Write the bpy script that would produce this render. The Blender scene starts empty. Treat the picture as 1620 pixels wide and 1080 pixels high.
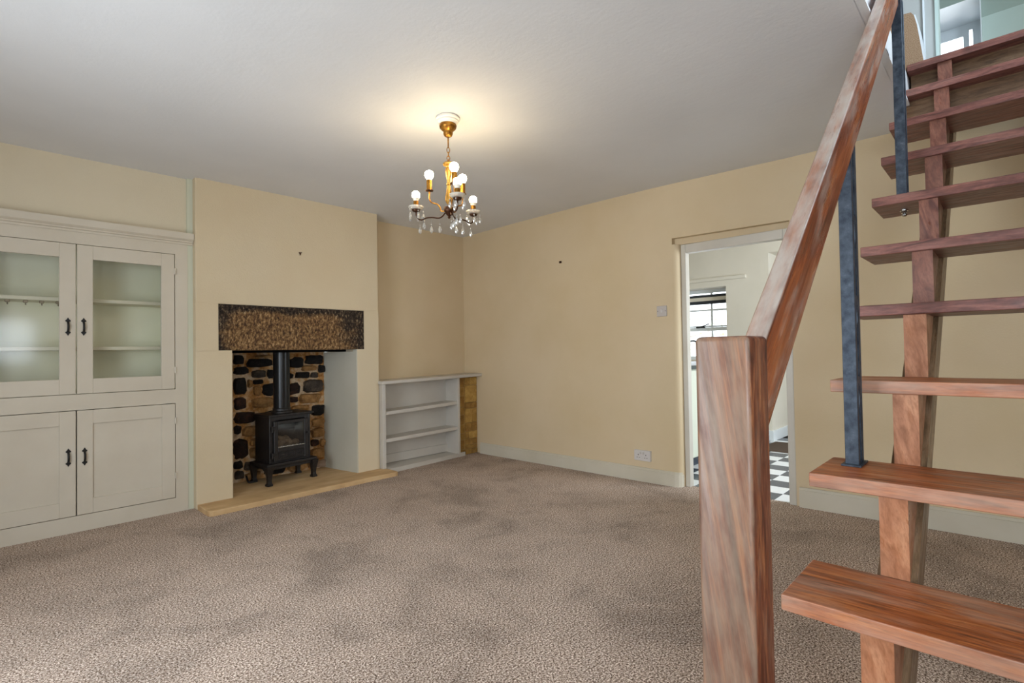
import bpy, bmesh, math, random
from mathutils import Vector, Matrix
from math import sin, cos, pi, radians

C = bpy.context.scene.collection
S = bpy.context.scene

# ---------------------------------------------------------------- camera
EYE = Vector((0.0, 0.0, 1.10))
yaw, pit, rol = 0.809416611, 0.0185679744, -0.0159423298
_fw = Vector((sin(yaw), cos(yaw), 0)); _rt = Vector((cos(yaw), -sin(yaw), 0)); _up = Vector((0, 0, 1))
fw = _fw * cos(pit) + _up * sin(pit)
up = _rt.cross(fw)
rt = _rt * cos(rol) + up * sin(rol)
up = -_rt * sin(rol) + up * cos(rol)
cam = bpy.data.cameras.new('camera'); cam.sensor_width = 36; cam.lens = 827.31 / 1620 * 36
cam.clip_start = 0.05; cam.clip_end = 200
co = bpy.data.objects.new('camera', cam); C.objects.link(co)
M = Matrix((rt, up, -fw)).transposed().to_4x4(); M.translation = EYE
co.matrix_world = M
S.camera = co

# ---------------------------------------------------------------- world, daylight and added fill lamps, exposure
S.view_settings.view_transform = 'Standard'
S.view_settings.look = 'None'
S.view_settings.exposure = 0.0
S.view_settings.gamma = 1.0
S.view_settings.use_curve_mapping = False
w = bpy.data.worlds.new('world'); S.world = w; w.use_nodes = True
bg = w.node_tree.nodes['Background']
bg.inputs[0].default_value = (0.86, 0.93, 1.0, 1); bg.inputs[1].default_value = 4.0


def daylight(name, loc, aim, sx, sy, watts, col):
    l = bpy.data.lights.new(name, 'AREA'); l.shape = 'RECTANGLE'; l.size = sx; l.size_y = sy
    l.energy = watts; l.color = col
    o = bpy.data.objects.new(name, l); C.objects.link(o)
    o.location = loc
    o.rotation_euler = Vector(aim).to_track_quat('-Z', 'Y').to_euler()
    return o


DAY = (0.80, 0.90, 1.0)
daylight('daylight_front_window', (-0.86, 1.9, 1.05), (1, 0, 0), 1.35, 1.4, 48, DAY)
daylight('fill_front_side', (-0.86, -0.95, 1.25), (1, 0, 0), 1.1, 1.0, 43, (0.76, 0.88, 1.0))  # added fill for the stairs, set in an added window
daylight('daylight_back_window', (0.13, -2.58, 1.39), (0, 1, 0), 1.25, 0.66, 6, (0.74, 0.87, 1.0))
daylight('fill_kitchen', (5.0, -0.44, 1.45), (0, 1, 0), 1.2, 1.1, 84, DAY)  # added kitchen fill; the wall on this side has no window
daylight('fill_landing', (2.6, -1.15, 3.75), (0, 1, 0), 1.2, 1.1, 75, (0.72, 0.86, 1.0))  # added lamp for upstairs brightness; the side wall has no window
daylight('fill_bedroom', (5.3, -1.15, 3.2), (0, 1, 0.1), 0.9, 0.7, 9, (0.9, 0.97, 1.0))  # added bedroom fill; no window stands behind it
daylight('daylight_dormer', (6.45, 0.53, 3.66), (-1, 0, 0.1), 0.74, 0.6, 9, (0.88, 0.95, 1.0))


# ---------------------------------------------------------------- materials
def lin(h):
    h = h.lstrip('#')
    v = [int(h[i:i + 2], 16) / 255 for i in (0, 2, 4)]
    return tuple((c / 12.92 if c <= 0.04045 else ((c + 0.055) / 1.055) ** 2.4) for c in v) + (1,)


class Mat:
    def __init__(s, name, col='#808080', rough=0.6, metal=0.0, spec=0.5):
        s.m = bpy.data.materials.new(name); s.m.use_nodes = True
        s.t = s.m.node_tree; s.n = s.t.nodes; s.b = s.n['Principled BSDF']
        s.b.inputs['Base Color'].default_value = lin(col); s.b.inputs['Roughness'].default_value = rough
        s.b.inputs['Metallic'].default_value = metal
        s.b.inputs['Specular IOR Level'].default_value = spec
        s.co = None

    def link(s, a, b): s.t.links.new(a, b)

    def coord(s, scale=(1, 1, 1), rot=(0, 0, 0)):
        if s.co is None: s.co = s.n.new('ShaderNodeTexCoord')
        src = s.co.outputs['Object']
        if any(rot):
            m0 = s.n.new('ShaderNodeMapping'); m0.inputs['Rotation'].default_value = rot
            s.link(src, m0.inputs['Vector']); src = m0.outputs[0]
        mp = s.n.new('ShaderNodeMapping'); mp.inputs['Scale'].default_value = scale
        s.link(src, mp.inputs['Vector']); return mp.outputs[0]

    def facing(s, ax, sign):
        """1 on faces that look along the object's own axis, to paint a worn, lit look on one side"""
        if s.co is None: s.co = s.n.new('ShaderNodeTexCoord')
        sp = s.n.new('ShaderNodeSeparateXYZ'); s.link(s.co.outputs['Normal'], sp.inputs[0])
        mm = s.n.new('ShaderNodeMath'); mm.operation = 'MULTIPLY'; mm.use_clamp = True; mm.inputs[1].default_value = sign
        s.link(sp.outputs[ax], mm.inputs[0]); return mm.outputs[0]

    def noise(s, sc, det=3, rough=0.55, scale=(1, 1, 1), rot=(0, 0, 0), dist=0.0):
        n = s.n.new('ShaderNodeTexNoise'); n.inputs['Scale'].default_value = sc
        n.inputs['Detail'].default_value = det; n.inputs['Roughness'].default_value = rough
        n.inputs['Distortion'].default_value = dist
        s.link(s.coord(scale, rot), n.inputs['Vector']); return n.outputs['Fac']

    def ramp(s, fac, stops, interp='LINEAR'):
        r = s.n.new('ShaderNodeValToRGB'); e = r.color_ramp; e.interpolation = interp
        while len(e.elements) < len(stops): e.elements.new(0.5)
        for el, (p, c) in zip(e.elements, stops):
            el.position = p; el.color = lin(c) if isinstance(c, str) else (c, c, c, 1)
        s.link(fac, r.inputs[0]); return r.outputs[0]

    def mix(s, f, a, b, mode='MIX'):
        m = s.n.new('ShaderNodeMix'); m.data_type = 'RGBA'; m.blend_type = mode
        for k, v in ((0, f), (6, a), (7, b)):
            if isinstance(v, (int, float)): m.inputs[k].default_value = v
            elif isinstance(v, str): m.inputs[k].default_value = lin(v)
            else: s.link(v, m.inputs[k])
        return m.outputs[2]

    def color(s, c): s.link(c, s.b.inputs['Base Color']); return s

    def roughmap(s, f): s.link(f, s.b.inputs['Roughness']); return s

    def bump(s, h, strength=0.3, dist=0.01):
        b = s.n.new('ShaderNodeBump'); b.inputs['Strength'].default_value = strength
        b.inputs['Distance'].default_value = dist
        s.link(h, b.inputs['Height']); s.link(b.outputs[0], s.b.inputs['Normal']); return s


def paper(name, a, b, bscale=110, bs=0.35, rough=0.75, blotch=1.6):
    m = Mat(name, a, rough, spec=0.25)
    m.color(m.ramp(m.noise(blotch, 4), [(0.35, a), (0.68, b)]))
    m.bump(m.noise(bscale, 3, 0.6), bs, 0.004); return m.m


def gloss_paint(name, a, b=None, rough=0.4, bs=0.12):
    m = Mat(name, a, rough, spec=0.4)
    m.color(m.ramp(m.noise(3.0, 4), [(0.35, a), (0.7, b or a)]))
    m.bump(m.noise(40, 3), bs, 0.003); return m.m


def wood(name, dark, mid, light, scale, rot=(0, 0, 0), wear_lit='#9c8578', wear_amt=0.4, wear_sc=3.0, rough=0.38, side=None, side_amt=0.5):
    m = Mat(name, mid, rough, spec=0.5)
    g = m.noise(9, 5, 0.6, scale, rot, 1.0)
    f = m.noise(60, 3, 0.6, scale, rot, 0.3)
    c = m.ramp(g, [(0.3, dark), (0.5, mid), (0.72, light)])
    c = m.mix(m.ramp(f, [(0.45, 0.0), (0.75, 0.6)]), c, dark)
    wv = m.ramp(m.noise(wear_sc, 5, 0.65, tuple((v + 1.2) / 2 for v in scale), rot), [(0.5, 0.0), (0.72, wear_amt)])
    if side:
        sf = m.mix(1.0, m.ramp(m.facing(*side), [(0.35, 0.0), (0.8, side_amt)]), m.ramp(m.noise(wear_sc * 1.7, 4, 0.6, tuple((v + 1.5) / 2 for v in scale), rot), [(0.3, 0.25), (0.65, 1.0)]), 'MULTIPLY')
        c = m.mix(sf, c, wear_lit)  # side mask paints window light and top wear into the colour
    c = m.mix(wv, c, wear_lit)
    m.color(c)
    m.roughmap(m.ramp(m.noise(14, 4, 0.6, scale, rot), [(0.3, max(0.1, rough - 0.12)), (0.7, rough + 0.15)]))
    m.bump(f, 0.06, 0.002); return m.m


MT = {}
MT['wall'] = paper('cream_wallpaper', '#d9c9ab', '#d5c3a3')
MT['wall_alcove'] = paper('cream_wallpaper_alcove', '#dbcfb6', '#d7cab0')
MT['wall_right'] = paper('cream_wallpaper_aged', '#d7c3a2', '#d1bc98', 90, 0.25)
MT['ceiling'] = None
m = Mat('lined_ceiling_paint', '#c9c7c4', 0.8, spec=0.2)
m.color(m.ramp(m.noise(1.3, 4), [(0.35, '#e0e0e0'), (0.7, '#d9d9d9')]))
h = m.mix(0.5, m.noise(55, 3, 0.6, (1, 1, 1)), m.noise(9, 3, 0.6, (2.4, 0.5, 1)))
m.bump(h, 0.28, 0.006); MT['ceiling'] = m.m
MT['white'] = gloss_paint('offwhite_gloss_paint', '#cfc9bd', '#c8c1b4', 0.38)
MT['cupboard'] = gloss_paint('greige_cupboard_paint', '#d3cab9', '#ccc2b0', 0.42)
MT['fillet'] = gloss_paint('pale_green_paint', '#cfd0bb', None, 0.45)
MT['cupboard_inside'] = gloss_paint('pale_sage_inside_paint', '#f4f3d9', '#f0eed0', 0.6)
MT['shelf_inside'] = gloss_paint('cream_shelf_paint', '#e6e0c6', None, 0.5)
MT['unit'] = gloss_paint('white_shelf_unit_paint', '#c8c2b8', '#c1b9ae', 0.42)
MT['base'] = gloss_paint('skirting_paint', '#d0c8b6', '#c8bfab', 0.42)
MT['jamb'] = paper('grey_painted_plaster', '#c9c4b4', '#c1bba9', 25, 0.25, 0.6)
MT['black_iron'] = Mat('black_iron', '#141313', 0.45, 0.2).m
MT['kitchen_wall'] = paper('kitchen_white_wall', '#e2dccf', '#dbd5c7', 60, 0.15)
MT['kitchen_white'] = gloss_paint('kitchen_unit_paint', '#d4d8c8', None, 0.4)
MT['upstairs'] = paper('pale_teal_wall', '#c6d6cf', '#bfd0c9', 60, 0.12)
MT['upstairs_ceiling'] = paper('pale_teal_ceiling', '#aebfb8', '#a8bab3', 60, 0.12)
MT['upstairs_white'] = gloss_paint('upstairs_white_paint', '#e6ecf0', None, 0.45)
MT['landing_grey'] = paper('landing_grey_wall', '#b9bab6', '#b2b3af', 50, 0.12)

# carpet: short twisted pile, two-tone yarn, brushed patches
m = Mat('brown_fleck_carpet', '#8f7563', 0.95, spec=0.1)
yarn = m.ramp(m.noise(140, 3, 0.85), [(0.40, '#433329'), (0.465, '#917a6a'), (0.535, '#c3ad9c'), (0.60, '#f8ebde')])
patch = m.ramp(m.noise(1.9, 9, 0.68, (1, 1, 1), (0, 0, 0.5), 0.4), [(0.36, 0.74), (0.48, 0.98), (0.60, 1.10)])
m.color(m.mix(1.0, yarn, patch, 'MULTIPLY'))
m.bump(m.noise(150, 2, 0.7), 0.35, 0.004); MT['carpet'] = m.m
m = Mat('landing_carpet', '#a08368', 0.95, spec=0.1)
m.color(m.ramp(m.noise(260, 2, 0.7), [(0.35, '#86694f'), (0.65, '#bd9f82')]))
m.bump(m.noise(200, 2), 0.8, 0.005); MT['carpet_landing'] = m.m

# woods of the stair
MT['tread'] = wood('iroko_tread', '#55270f', '#a65626', '#c87a3e', (6, 0.45, 6), wear_lit='#c3a28c', wear_amt=0.5, rough=0.4, side=(0, -1.2), side_amt=0.6)
MT['tread_high'] = wood('iroko_tread_upper', '#4e2c24', '#7c4b40', '#996455', (5, 0.7, 5), wear_lit='#a58478', wear_amt=0.25, rough=0.42)
MT['block'] = wood('iroko_block', '#83502f', '#ac7250', '#c68f6a', (1.1, 3, 0.8), (0.3, 0.5, 0.2), wear_lit='#94705a', wear_amt=0.35)
MT['block_high'] = wood('iroko_block_upper', '#5a3229', '#80503f', '#9c6853', (1.1, 3, 0.8), (0.3, 0.5, 0.2), wear_lit='#94705a', wear_amt=0.25)
MT['stringer'] = wood('iroko_stringer', '#5e4a36', '#8d7052', '#a5876a', (0.8, 5, 5), (0, 0.73, 0), wear_lit='#6d5a48', wear_amt=0.3)
MT['riser'] = wood('iroko_riser', '#4c3520', '#6f5236', '#83664a', (5, 0.7, 5), wear_lit='#80664c', wear_amt=0.2)
MT['rail'] = wood('iroko_handrail', '#57260f', '#92481f', '#b9703a', (0.3, 5, 5), (0, 0.733, 0), wear_lit='#bcb0a4', wear_amt=0.5, wear_sc=5, rough=0.34, side=(2, 1.2), side_amt=0.9)
MT['newel'] = wood('iroko_newel', '#401e16', '#703b25', '#a66a42', (7, 7, 0.3), (0.14, 0.0, 0), wear_lit='#a08d77', wear_amt=0.3, wear_sc=7, rough=0.42, side=(0, -1.3), side_amt=0.52)  # paler side face is window light painted in, over real wear

m = Mat('blue_black_steel', '#39424f', 0.5, 0.55)
m.color(m.ramp(m.noise(30, 5, 0.65), [(0.35, '#2b333e'), (0.6, '#49515b'), (0.78, '#6a717a')]))
m.bump(m.noise(45, 3), 0.2, 0.002); MT['steel'] = m.m
MT['zinc'] = Mat('zinc_plated_steel', '#c5c4bd', 0.25, 1.0).m

# stone
m = Mat('tooled_lintel_stone', '#7b5a35', 0.85, spec=0.3)
fine = m.noise(62, 5, 0.76, (1, 1, 0.55))
broad = m.noise(4.0, 5, 0.65, (1, 1, 1.4))
sep = m.n.new('ShaderNodeSeparateXYZ'); m.link(m.co.outputs['Object'], sep.inputs[0])
def edge(out, a, b):
    r = m.n.new('ShaderNodeMapRange'); r.inputs[1].default_value = a; r.inputs[2].default_value = b; r.clamp = True
    m.link(out, r.inputs[0]); return r.outputs[0]
def add(a, b):
    q = m.n.new('ShaderNodeMath'); q.operation = 'ADD'; m.link(a, q.inputs[0]); m.link(b, q.inputs[1]); return q.outputs[0]
stain = add(add(edge(sep.outputs[2], 1.405, 1.47), edge(sep.outputs[0], 2.15, 2.62)), edge(sep.outputs[0], 1.44, 1.24))
mask = m.n.new('ShaderNodeMath'); mask.operation = 'MULTIPLY_ADD'; mask.inputs[1].default_value = 0.42; m.link(stain, mask.inputs[0]); m.link(broad, mask.inputs[2])
gold = m.ramp(fine, [(0.36, '#2e2018'), (0.46, '#64482f'), (0.54, '#8d6d46'), (0.63, '#b09066'), (0.73, '#e2cfa8')])
soot = m.ramp(fine, [(0.38, '#15110f'), (0.53, '#352c25'), (0.62, '#75634e'), (0.7, '#d0bd98')])
m.color(m.mix(m.ramp(mask.outputs[0], [(0.52, 0.0), (0.78, 0.95)]), gold, soot))
m.bump(fine, 0.8, 0.01); MT['lintel'] = m.m


def stone_mat(name, a, b, c, speck='#cdb892'):
    m = Mat(name, b, 0.75, spec=0.35)
    cc = m.ramp(m.noise(16, 5, 0.7), [(0.3, a), (0.52, b), (0.72, c)])
    cc = m.mix(m.ramp(m.noise(70, 3, 0.7), [(0.66, 0.0), (0.76, 0.8)]), cc, speck)
    m.color(cc); m.bump(m.noise(28, 5, 0.7), 0.9, 0.02); return m.m


STONE = {'D': stone_mat('sooted_stone', '#090807', '#15110f', '#2f2722', '#5d5044'),
         'R': stone_mat('red_black_stone', '#0f0a08', '#2a1912', '#4e2e1d', '#a8764c'),
         'G': stone_mat('grey_stone', '#211d19', '#4a4037', '#675a4b'),
         'T': stone_mat('tan_stone', '#6b4a28', '#a57a48', '#c89c66'),
         'L': stone_mat('pale_ledge_stone', '#8a7058', '#a58d78', '#b9a38e')}
m = Mat('orange_lime_mortar', '#a07a4e', 0.9, spec=0.15)
m.color(m.ramp(m.noise(9, 5, 0.7), [(0.32, '#8a5426'), (0.45, '#bd8c55'), (0.55, '#cdb08c'), (0.70, '#e6d6bc')]))
m.bump(m.noise(40, 5, 0.7), 0.8, 0.012); MT['mortar'] = m.m
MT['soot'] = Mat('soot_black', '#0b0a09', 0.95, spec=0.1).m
MT['brick'] = [stone_mat('buff_stone_a', '#a57d40', '#be964e', '#cfa960', '#cfae70'),
               stone_mat('buff_stone_b', '#947035', '#b08844', '#c39c58', '#c8a566'),
               stone_mat('buff_stone_c', '#83602f', '#a37a3c', '#b8924e', '#b99659')]
MT['pale_mortar'] = Mat('pale_mortar', '#b3935a', 0.9).m
m = Mat('sandstone_hearth', '#937650', 0.7, spec=0.3)
m.color(m.ramp(m.noise(5, 5, 0.6, (0.6, 1.6, 1)), [(0.3, '#b8946a'), (0.55, '#d0ae80'), (0.75, '#dcc096')]))
m.bump(m.noise(40, 4), 0.3, 0.004); MT['hearth'] = m.m

m = Mat('cast_iron', '#1d1918', 0.45, 0.1)
m.color(m.ramp(m.noise(60, 3), [(0.4, '#171312'), (0.7, '#292321')])); m.bump(m.noise(120, 2), 0.15, 0.002)
MT['iron'] = m.m
MT['flue'] = Mat('black_enamel', '#1b1b1c', 0.28, 0.3).m
MT['log'] = stone_mat('ceramic_log', '#5b4a3c', '#96826c', '#c0ad95', '#fff6e8')

m = Mat('antique_brass', '#9a6a2a', 0.35, 0.85)
m.color(m.ramp(m.noise(40, 3), [(0.35, '#7b4f1c'), (0.65, '#b98534')])); MT['brass'] = m.m
MT['gold'] = Mat('bright_brass', '#9a7430', 0.42, 0.6).m
MT['bronze'] = Mat('dark_bronze', '#4a2c1a', 0.4, 0.7).m
MT['hook'] = Mat('reflected_hook_tan', '#8f8068', 0.5, 0.3).m  # tan for the hook reflection modelled as solid parts
MT['plastic'] = Mat('white_plastic', '#cfc9c4', 0.35).m
MT['plastic_grey'] = Mat('aged_white_plastic', '#c2b9b2', 0.35).m
MT['slot'] = Mat('dark_slot', '#15120f', 0.8).m
MT['rose'] = Mat('white_ceiling_rose', '#efe9dc', 0.5).m

m = Mat('lit_bulb', '#ffffff'); m.b.inputs['Emission Color'].default_value = (1, 0.80, 0.50, 1)
m.b.inputs['Emission Strength'].default_value = 66.0; MT['bulb'] = m.m


def thin_glass(name, refl, tint=(1, 1, 1, 1), rough=0.0, ior=1.5, white=0.0):
    m = bpy.data.materials.new(name); m.use_nodes = True; t = m.node_tree; n = t.nodes; n.clear()
    o = n.new('ShaderNodeOutputMaterial'); tr = n.new('ShaderNodeBsdfTransparent'); gl = n.new('ShaderNodeBsdfGlossy')
    fr = n.new('ShaderNodeFresnel'); fr.inputs[0].default_value = ior
    tr.inputs[0].default_value = tint; gl.inputs['Roughness'].default_value = rough
    a = n.new('ShaderNodeMath'); a.operation = 'MULTIPLY_ADD'; a.inputs[1].default_value = 1.0; a.inputs[2].default_value = refl
    t.links.new(fr.outputs[0], a.inputs[0])
    mx = n.new('ShaderNodeMixShader'); t.links.new(a.outputs[0], mx.inputs[0])
    t.links.new(tr.outputs[0], mx.inputs[1]); t.links.new(gl.outputs[0], mx.inputs[2])
    out = mx.outputs[0]
    if white:
        d = n.new('ShaderNodeBsdfDiffuse'); d.inputs[0].default_value = (0.9, 0.88, 0.82, 1)
        m2 = n.new('ShaderNodeMixShader'); m2.inputs[0].default_value = white
        t.links.new(out, m2.inputs[1]); t.links.new(d.outputs[0], m2.inputs[2]); out = m2.outputs[0]
    t.links.new(out, o.inputs[0]); return m


MT['pane'] = thin_glass('window_glass', 0.05)
MT['pane_cup'] = thin_glass('cupboard_glass', 0.0, rough=0.09)
MT['stove_glass'] = thin_glass('stove_glass', 0.0, (0.85, 0.83, 0.80, 1), 0.05)
MT['crystal'] = thin_glass('cut_crystal', 0.22, (0.96, 0.95, 0.92, 1), 0.05, 1.6, 0.22)
MT['dish'] = thin_glass('pressed_glass_dish', 0.12, (0.97, 0.93, 0.84, 1), 0.15, 1.5, 0.45)
MT['tile_dark'] = Mat('dark_vinyl_tile', '#39404c', 0.25).m
MT['tile_light'] = Mat('white_vinyl_tile', '#e4e6e8', 0.25).m
MT['worktop'] = Mat('slate_grey_worktop', '#4a5252', 0.35).m
MT['chrome'] = Mat('chrome', '#d8d8d8', 0.12, 1.0).m
MT['blind'] = Mat('charcoal_blind', '#2a2f36', 0.8).m
MT['mat'] = Mat('brown_coir', '#5a4a3e', 0.95).m
MT['bark'] = Mat('bark', '#a09686', 0.9).m
MT['leaf'] = Mat('leaf_green', '#a9c377', 0.7).m
MT['strip'] = Mat('dark_gap_shadow', '#2b211a', 0.8).m  # colour of the shadow strip beside the door jamb


# ---------------------------------------------------------------- mesh helpers
def BM(): return bmesh.new()


def box(bm, x0, x1, y0, y1, z0, z1, bev=0.0, seg=1):
    r = bmesh.ops.create_cube(bm, size=1.0)
    vs = r['verts']
    for v in vs:
        v.co = Vector(((x0 + x1) / 2 + v.co.x * (x1 - x0), (y0 + y1) / 2 + v.co.y * (y1 - y0), (z0 + z1) / 2 + v.co.z * (z1 - z0)))
    if bev > 0:
        es = list({e for v in vs for e in v.link_edges})
        bmesh.ops.bevel(bm, geom=es, offset=bev, segments=seg, affect='EDGES', profile=0.5)
    return bm


def prism(bm, poly, ax, a, b):
    """closed 2D outline extruded along axis ax from a to b; the other two axes in x,y,z order"""
    def P(p, t):
        if ax == 0: return Vector((t, p[0], p[1]))
        if ax == 1: return Vector((p[0], t, p[1]))
        return Vector((p[0], p[1], t))
    A = [bm.verts.new(P(p, a)) for p in poly]; B = [bm.verts.new(P(p, b)) for p in poly]
    n = len(poly)
    bm.faces.new(A); bm.faces.new(B[::-1])
    for i in range(n): bm.faces.new((A[i], B[i], B[(i + 1) % n], A[(i + 1) % n]))
    return bm


def lathe(bm, prof, cx=0, cy=0, seg=16, cap=True):
    rings = []
    for r, z in prof:
        rings.append([bm.verts.new((cx + max(r, 1e-4) * cos(2 * pi * i / seg), cy + max(r, 1e-4) * sin(2 * pi * i / seg), z)) for i in range(seg)])
    for a, b in zip(rings, rings[1:]):
        for i in range(seg): bm.faces.new((a[i], a[(i + 1) % seg], b[(i + 1) % seg], b[i]))
    if cap: bm.faces.new(rings[0][::-1]); bm.faces.new(rings[-1])
    return bm


def tube(bm, pts, r, seg=8, closed=False):
    pts = [Vector(p) for p in pts]; n = len(pts); rings = []
    rr = r if isinstance(r, (list, tuple)) else [r] * n
    prev = None
    for i, p in enumerate(pts):
        if closed: d = pts[(i + 1) % n] - pts[i - 1]
        else: d = pts[min(i + 1, n - 1)] - pts[max(i - 1, 0)]
        d.normalize()
        if prev is None:
            u = d.orthogonal().normalized()
        else:
            u = (prev - d * prev.dot(d)).normalized()
        prev = u; v = d.cross(u)
        rings.append([bm.verts.new(p + (u * cos(2 * pi * k / seg) + v * sin(2 * pi * k / seg)) * rr[i]) for k in range(seg)])
    m = n if closed else n - 1
    for i in range(m):
        a, b = rings[i], rings[(i + 1) % n]
        for k in range(seg): bm.faces.new((a[k], a[(k + 1) % seg], b[(k + 1) % seg], b[k]))
    if not closed: bm.faces.new(rings[0][::-1]); bm.faces.new(rings[-1])
    return bm


def spline(pts, n=5):
    P = [Vector(p) for p in pts]; P = [P[0] * 2 - P[1]] + P + [P[-1] * 2 - P[-2]]
    out = []
    for i in range(1, len(P) - 2):
        for k in range(n):
            t = k / n
            out.append(0.5 * ((2 * P[i]) + (P[i + 1] - P[i - 1]) * t + (2 * P[i - 1] - 5 * P[i] + 4 * P[i + 1] - P[i + 2]) * t * t + (3 * P[i] - P[i - 1] - 3 * P[i + 1] + P[i + 2]) * t ** 3))
    out.append(P[-2]); return out


def ball(bm, c, r, u=12, v=8):
    bmesh.ops.create_uvsphere(bm, u_segments=u, v_segments=v, radius=r, matrix=Matrix.Translation(c)); return bm


def obj(name, bm, mat, parent=None, smooth=False, at=None):
    """link one mesh object; vertices are in world metres unless at (the parent's origin) is given"""
    bmesh.ops.recalc_face_normals(bm, faces=bm.faces)
    if smooth:
        for f in bm.faces: f.smooth = True
        for e in bm.edges:
            if len(e.link_faces) == 2 and e.calc_face_angle(0) > 0.7: e.smooth = False
    off = Vector(parent['at']) if parent is not None and 'at' in parent.keys() else Vector((0, 0, 0))
    if parent is not None and off.length: bmesh.ops.translate(bm, vec=-off, verts=bm.verts)
    me = bpy.data.meshes.new(name); bm.to_mesh(me); bm.free()
    if mat: me.materials.append(mat)
    o = bpy.data.objects.new(name, me); C.objects.link(o)
    if parent is not None: o.parent = parent
    return o


def thing(name, label, cat, loc=(0, 0, 0), rz=0.0, group=None, local=False):
    o = bpy.data.objects.new(name, None); C.objects.link(o)
    o.location = loc; o.rotation_euler = (0, 0, rz); o.empty_display_size = 0.05
    o['label'] = label; o['category'] = cat
    if group: o['group'] = group
    if not local: o['at'] = tuple(loc)
    return o


def tag(o, label, cat, group=None):
    o['label'] = label; o['category'] = cat
    if group: o['group'] = group
    return o


def struct(name, bm, mat, smooth=False):
    o = obj(name, bm, mat, None, smooth); o['kind'] = 'structure'; return o


def copy(o, parent, loc=None):
    c = o.copy(); C.objects.link(c); c.parent = parent
    if loc is not None: c.location = loc
    return c


# ================================================================= ROOM SHELL
b = BM(); box(b, -0.95, 4.03, -2.65, 4.8, -0.06, 0.0); struct('floor', b, MT['carpet'])


def ceil_z(y):
    if y < 2.3: return 2.424
    if y > 4.45: return 2.388
    t = (y - 2.3) / 2.15
    return 2.424 - 0.036 * t * t


def slab(bm, x0, x1, y0, y1, ztop=2.69, n=1):
    poly = [(y0 + (y1 - y0) * i / n, ceil_z(y0 + (y1 - y0) * i / n)) for i in range(n + 1)]
    prism(bm, poly + [(y1, ztop), (y0, ztop)], 0, x0, x1)


b = BM(); slab(b, -0.95, 4.2, 0.402, 4.8, n=12); box(b, 1.7, 4.2, 0.372, 0.403, 2.424, 2.436); slab(b, -0.95, 4.2, -2.65, -0.55); slab(b, -0.95, 1.7, -0.551, 0.403)
struct('ceiling', b, MT['ceiling'])

# right (doorway) wall with a softened arris beside the opening
b = BM()
cur = [(3.983 - 0.060 * cos(t) ** 0.8, 1.956 - 0.053 * sin(t)) for t in [pi / 2 * i / 10 for i in range(11)]]
prism(b, [(3.886, 4.19), (3.905, 3.1), (3.9205, 2.06)] + cur + [(4.06, 1.903), (4.06, 4.19)], 2, 0, 1.935)
prism(b, [(3.886, 4.19), (3.905, 3.1), (3.9205, 2.06), (3.925, 1.95), (4.06, 1.95), (4.06, 4.19)], 2, 1.935, 2.5)
prism(b, [(3.925, 1.95), (3.985, 1.10), (4.06, 1.10), (4.06, 1.95)], 2, 1.935, 2.5)
prism(b, [(3.882, 4.5), (3.886, 4.188), (4.06, 4.188), (4.06, 4.5)], 2, 0.868, 2.5)
box(b, 3.890, 4.06, 4.188, 4.5, 0, 0.87)
prism(b, [(3.985, 1.10), (3.987, 0.8), (4.012, 0.0), (4.10, -2.65), (4.2, -2.65), (4.2, 0.37), (4.06, 0.37), (4.06, 1.10)], 2, 0, 2.5)
prism(b, [(4.0, 0.372), (4.03, -0.55), (4.2, -0.55), (4.2, 0.372)], 2, 2.49, 2.688)
bmesh.ops.bevel(b, geom=[e for e in b.edges if all(abs(v.co.z - 1.935) < 1e-4 and 1.0 < v.co.y < 1.96 and v.co.x < 3.99 for v in e.verts) and abs(e.verts[0].co.y - e.verts[1].co.y) > 0.5], offset=0.05, segments=6, affect='EDGES')
struct('wall_right', b, MT['wall_right'])

b = BM(); box(b, -0.2, 1.16, 4.325, 4.5, 1.93, 2.45); box(b, -0.95, -0.19, 4.0, 4.5, 0, 2.45)
struct('wall_left_alcove', b, MT['wall_alcove'])
b = BM(); box(b, 2.6, 4.06, 4.44, 4.6, 0, 2.45); struct('wall_right_alcove', b, MT['wall_right'])
# chimney breast
b = BM()
box(b, 1.153, 1.398, 4.242, 4.8, 0, 1.142, 0.006, 2)
box(b, 2.436, 2.658, 4.242, 4.8, 0, 1.142, 0.006, 2)
box(b, 1.153, 1.302, 4.242, 4.6, 1.135, 1.49)
box(b, 2.507, 2.658, 4.242, 4.6, 1.135, 1.49)
box(b, 1.153, 2.658, 4.242, 4.8, 1.486, 2.45, 0.008, 2)
bmesh.ops.remove_doubles(b, verts=b.verts, dist=0.0001)
struct('wall_chimney', b, MT['wall'])
b = BM()
prism(b, [(2.437, 4.25), (2.44, 4.8), (2.365, 4.8), (2.358, 4.72), (2.372, 4.6), (2.43, 4.25)], 2, 0.03, 1.12)
prism(b, [(2.434, 4.2435), (2.44, 4.2435), (2.44, 4.3), (2.428, 4.3)], 2, 0.036, 1.14)
struct('wall_firebox_right', b, MT['jamb'])
b = BM(); prism(b, [(1.397, 4.25), (1.397, 4.8), (1.46, 4.8), (1.46, 4.7), (1.40, 4.25)], 2, 0.03, 1.12)
struct('wall_firebox_left', b, MT['jamb'])
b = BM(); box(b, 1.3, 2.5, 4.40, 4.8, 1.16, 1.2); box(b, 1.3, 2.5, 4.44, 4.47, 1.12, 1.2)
struct('trim_1', b, MT['soot'])

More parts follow.
